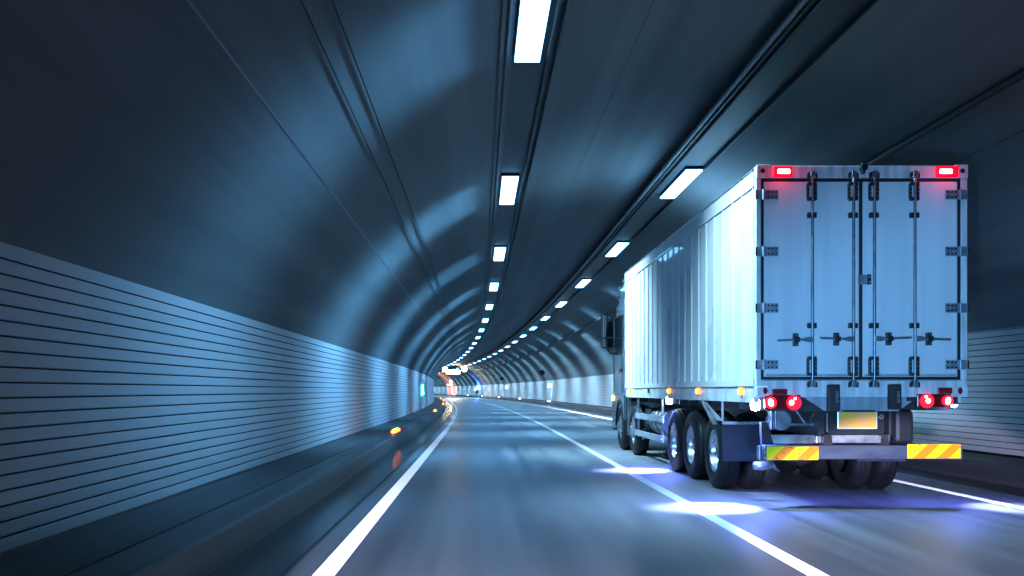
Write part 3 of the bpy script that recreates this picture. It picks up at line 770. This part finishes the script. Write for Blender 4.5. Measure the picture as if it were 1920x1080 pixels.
# work lamps lighting the road beside the wheels
for side in (-1, 1):
    for y in (11.3 - Y0, 16.45 - Y0):
        x = side * (HW - .05)
        mb = MB(); mb.lathe([(-.05, .01), (-.045, .06), (0, .075), (.04, .065), (.045, .01)] if side < 0 else [(-.04, .01), (-.03, .03), (0, .035), (.03, .01)], x, y, 1.235, 20); wl_ = mb.build('work_lamp', 'worklamp', TR)
        MB().box(x - .015, x + .015, y - .015, y + .015, 1.30, 1.36).build('lamp_bracket', 'chassis', wl_)
        ld = bpy.data.lights.new('work_light', 'SPOT'); ld.energy = 2700 if side < 0 else 800; ld.color = (.50, .60, 1); ld.spot_size = math.radians(58); ld.spot_blend = 1; ld.shadow_soft_size = .05
        l2 = bpy.data.lights.new('work_glow', 'SPOT'); l2.energy = 480 if side < 0 else 220; l2.color = (.13, .19, 1); l2.spot_size = math.radians(150); l2.spot_blend = 1; l2.shadow_soft_size = .05
        g2 = bpy.data.objects.new('work_glow', l2); COL.objects.link(g2); g2.parent = TR; g2.location = (x + side * .09, y - .02, 1.16)
        lo = bpy.data.objects.new('work_light', ld); COL.objects.link(lo); lo.parent = TR
        lo.location = (x + side * .10, y - .02, 1.15); lo.rotation_euler = (math.radians(-8), math.radians(-22 * side), 0)

# cab
cab = MB()
ZC = 0.0
def cabsec(y, top, hw):     # a section of the cab
    return [(-hw, .95), (-hw - .01, 1.9), (-hw + .04, top - .35), (-hw + .22, top), (hw - .22, top), (hw - .04, top - .35), (hw + .01, 1.9), (hw, .95)]
secs = [(BL + .25, 3.80, 1.21), (BL + .9, 3.85, 1.225), (BL + 1.75, 3.80, 1.23), (BL + 1.98, 3.5, 1.215), (BL + 2.12, 2.2, 1.20), (BL + 2.15, .95, 1.19)]
vs = []; k = 8
for y, top, hw in secs: vs += [(x, y, z) for x, z in cabsec(y, top, hw)]
fs = [tuple(range(k))[::-1], tuple(len(vs) - k + i for i in range(k))]
for i in range(len(secs) - 1):
    for j in range(k): fs.append((i * k + j, i * k + (j + 1) % k, (i + 1) * k + (j + 1) % k, (i + 1) * k + j))
cab.add(vs, fs); cb_ = cab.build('cab', 'cab', TR, .06, 3)
# lower body with wheel arch
for side in (-1, 1):
    x = side * 1.215; mb = MB(); yc = STEER[1]; arc = []
    for i in range(13):
        a = PI * i / 12; arc.append((yc + .66 * math.cos(a), TYR + .66 * math.sin(a)))
    out = [(yc + .95, .40), (yc + .95, 1.3), (BL + .25, 1.3), (BL + .25, 1.0)] 
    pts = [(BL + 2.13, .42), (BL + 2.13, 1.30), (BL + .22, 1.30), (BL + .22, TYR + .1)] + [(a, b) for a, b in arc[::-1] if a > BL + .24]
    mb.prism(pts, 'x', x - .035, x + .035); mb.build('front_fender', 'cab', cb_, .01)
    mb = MB()
    for i in range(12):
        a0_, a1_ = PI * i / 12, PI * (i + 1) / 12
        q = [(yc + r * math.cos(a), TYR + r * math.sin(a)) for r, a in ((.66, a0_), (.66, a1_), (.60, a1_), (.60, a0_))]
        mb.prism(q, 'x', min(side * 1.26, side * .8), max(side * 1.26, side * .8))
    mb.build('wheel_arch', 'blackplastic', cb_)
    # door outline, window, handle, step
    mb = MB(); xx = side * 1.234
    mb.box(min(xx, xx - side * .05), max(xx, xx - side * .05), BL + .62, BL + 1.80, 2.25, 3.20); mb.build('side_window', 'glass', cb_, .03)
    mb = MB()
    for y in (BL + .55, BL + 1.88): mb.box(xx - .014, xx + .002, y - .008, y + .008, 1.35, 3.05)
    mb.build('door_gap', 'gasket', cb_)
    mb = MB(); mb.box(min(xx, xx + side * .03), max(xx, xx + side * .03), BL + .66, BL + .86, 1.85, 1.92); mb.build('door_handle', 'blackplastic', cb_, .01)
    # air deflector between cab and box
    mb = MB(); mb.prism([(BL + .27, 1.4), (BL + .06, 1.4), (BL + .06, 3.5), (BL + .27, 3.5)], 'x', side * 1.20 - .02, side * 1.20 + .02); mb.build('air_deflector', 'alu', cb_, .01)
    # mirrors
    mb = MB(); m0 = side * 1.24
    mb.box(min(m0, m0 + side * .30), max(m0, m0 + side * .30), BL + 1.90, BL + 2.04, 2.45, 3.30); mm = mb.build('mirror', 'blackplastic', cb_, .05, 3)
    mb = MB(); mb.box(min(m0 + side * .03, m0 + side * .27), max(m0 + side * .03, m0 + side * .27), BL + 1.885, BL + 1.899, 2.74, 3.26); mb.box(min(m0 + side * .03, m0 + side * .27), max(m0 + side * .03, m0 + side * .27), BL + 1.885, BL + 1.899, 2.49, 2.70); mb.build('mirror_glass', 'mirrorglass', mm)
    mb = MB(); mb.tube([(side * 1.15, BL + 2.0, 3.38), (side * 1.32, BL + 2.0, 3.37), (side * 1.38, BL + 1.98, 3.29)], .03); mb.tube([(side * 1.2, BL + 2.0, 2.33), (side * 1.32, BL + 2.0, 2.35), (side * 1.38, BL + 1.98, 2.46)], .03); mb.build('mirror_arm', 'blackplastic', cb_)
    mb = MB(); mb.box(min(side * 1.25, side * 1.275), max(side * 1.25, side * 1.275), BL + .98 + .85, BL + 2.0, 1.16, 1.28); mb.build('turn_lamp', 'amber', cb_, .01)
    mb = MB(); mb.box(min(side * .75, side * 1.24), max(side * .75, side * 1.24), STEER[0] + .70, STEER[0] + .72, .40, 1.28); mb.build('mudflap', 'alu', TR)
# roof fairing with lamps
mb = MB(); mb.prism([(BL + .27, 3.60), (BL + 1.80, 3.60), (BL + 1.6, 3.86), (BL + .9, 4.00), (BL + .27, 4.05)], 'x', -1.15, 1.15); mb.build('roof_fairing', 'cab', cb_, .05, 3)
mb = MB()
for x in (-1.10, -.4, .4, 1.10): mb.cyl((x, BL + 1.62, 3.90), (x, BL + 1.72, 3.90), .07, 14)
for x in (-1.08, 1.08): mb.cyl((x, BL + .95, 3.70), (x, BL + .95, 4.05), .035, 10); mb.cyl((x, BL + .7, 4.05), (x, BL + 1.25, 4.05), .05, 12)
mb.build('air_horn', 'alu', cb_, .01)
mb = MB(); mb.add([(-1.05, BL + 2.12, 2.15), (1.05, BL + 2.12, 2.15), (1.02, BL + 1.90, 3.40), (-1.02, BL + 1.90, 3.40), (-1.05, BL + 2.20, 2.15), (1.05, BL + 2.20, 2.15), (1.02, BL + 2.02, 3.40), (-1.02, BL + 2.02, 3.40)],
    [(0, 1, 2, 3), (4, 7, 6, 5), (0, 4, 5, 1), (1, 5, 6, 2), (2, 6, 7, 3), (3, 7, 4, 0)]); mb.build('windscreen', 'glass', cb_)
mb = MB()
for i in range(6): mb.box(-.9, .9, BL + 2.15, BL + 2.19, 1.15 + i * .14, 1.22 + i * .14)
mb.box(-1.22, 1.22, BL + 2.0, BL + 2.25, .42, .85); mb.build('front_bumper', 'blackplastic', cb_, .01)

for side in (-1, 1):
    mb = MB(); mb.box(min(side * .7, side * 1.12), max(side * .7, side * 1.12), BL + 2.251, BL + 2.28, .60, .80); mb.build('headlamp', 'whitelamp', cb_, .02)
    ld = bpy.data.lights.new('truck_headlight', 'SPOT'); ld.energy = 300000; ld.color = (.62, .76, 1); ld.spot_size = math.radians(8); ld.spot_blend = 1; ld.shadow_soft_size = .08
    lo = bpy.data.objects.new('truck_headlight', ld); COL.objects.link(lo); lo.parent = TR; lo.location = (side * .9, BL + 2.45, .72); lo.rotation_euler = (math.radians(90), 0, math.radians(-3.5))

# ------------------------------------------------------------------ world, own headlights, camera
w = bpy.data.worlds.new('World'); SC.world = w; w.use_nodes = True
w.node_tree.nodes['Background'].inputs['Color'].default_value = (.10, .22, .42, 1)
w.node_tree.nodes['Background'].inputs['Strength'].default_value = .004

def headlight(x, energy, size, pitch, yaw_, col, blend=.5):
    ld = bpy.data.lights.new('headlight', 'SPOT'); ld.energy = energy; ld.color = col
    ld.spot_size = math.radians(size); ld.spot_blend = blend; ld.shadow_soft_size = .09
    o = bpy.data.objects.new('headlight', ld); COL.objects.link(o)
    o.location = (x, .6, .70); o.rotation_euler = (math.radians(90 + pitch), 0, math.radians(yaw_))
headlight(1.15, 11000, 26, -10.6, -20.5, (.80, .72, 1), .15)
headlight(-.25, 13000, 26, -10.6, -1, (.62, .68, 1), .25)
headlight(1.15, 2500, 34, 3.5, -22.5, (.165, .50, 1), .85)
headlight(-.25, 2500, 34, 3.5, -25, (.165, .50, 1), .85)

cam = bpy.data.cameras.new('camera'); co = bpy.data.objects.new('camera', cam); COL.objects.link(co)
co.location = (0, 0, 1.41); co.rotation_euler = (PI / 2, 0, 0)
cam.sensor_width = 36; cam.lens = 36 * 1740 / 1920
cam.shift_x = 60 / 1920; cam.shift_y = 192 / 1920
cam.clip_start = .05; cam.clip_end = 2000
SC.camera = co

SC.view_settings.view_transform = 'Standard'; SC.view_settings.look = 'None'
SC.view_settings.exposure = 0; SC.view_settings.gamma = 1
SC.cycles.use_denoising = True
SC.cycles.max_bounces = 5; SC.cycles.diffuse_bounces = 3; SC.cycles.glossy_bounces = 3
SC.cycles.sample_clamp_indirect = 6; SC.cycles.caustics_reflective = False; SC.cycles.caustics_refractive = False
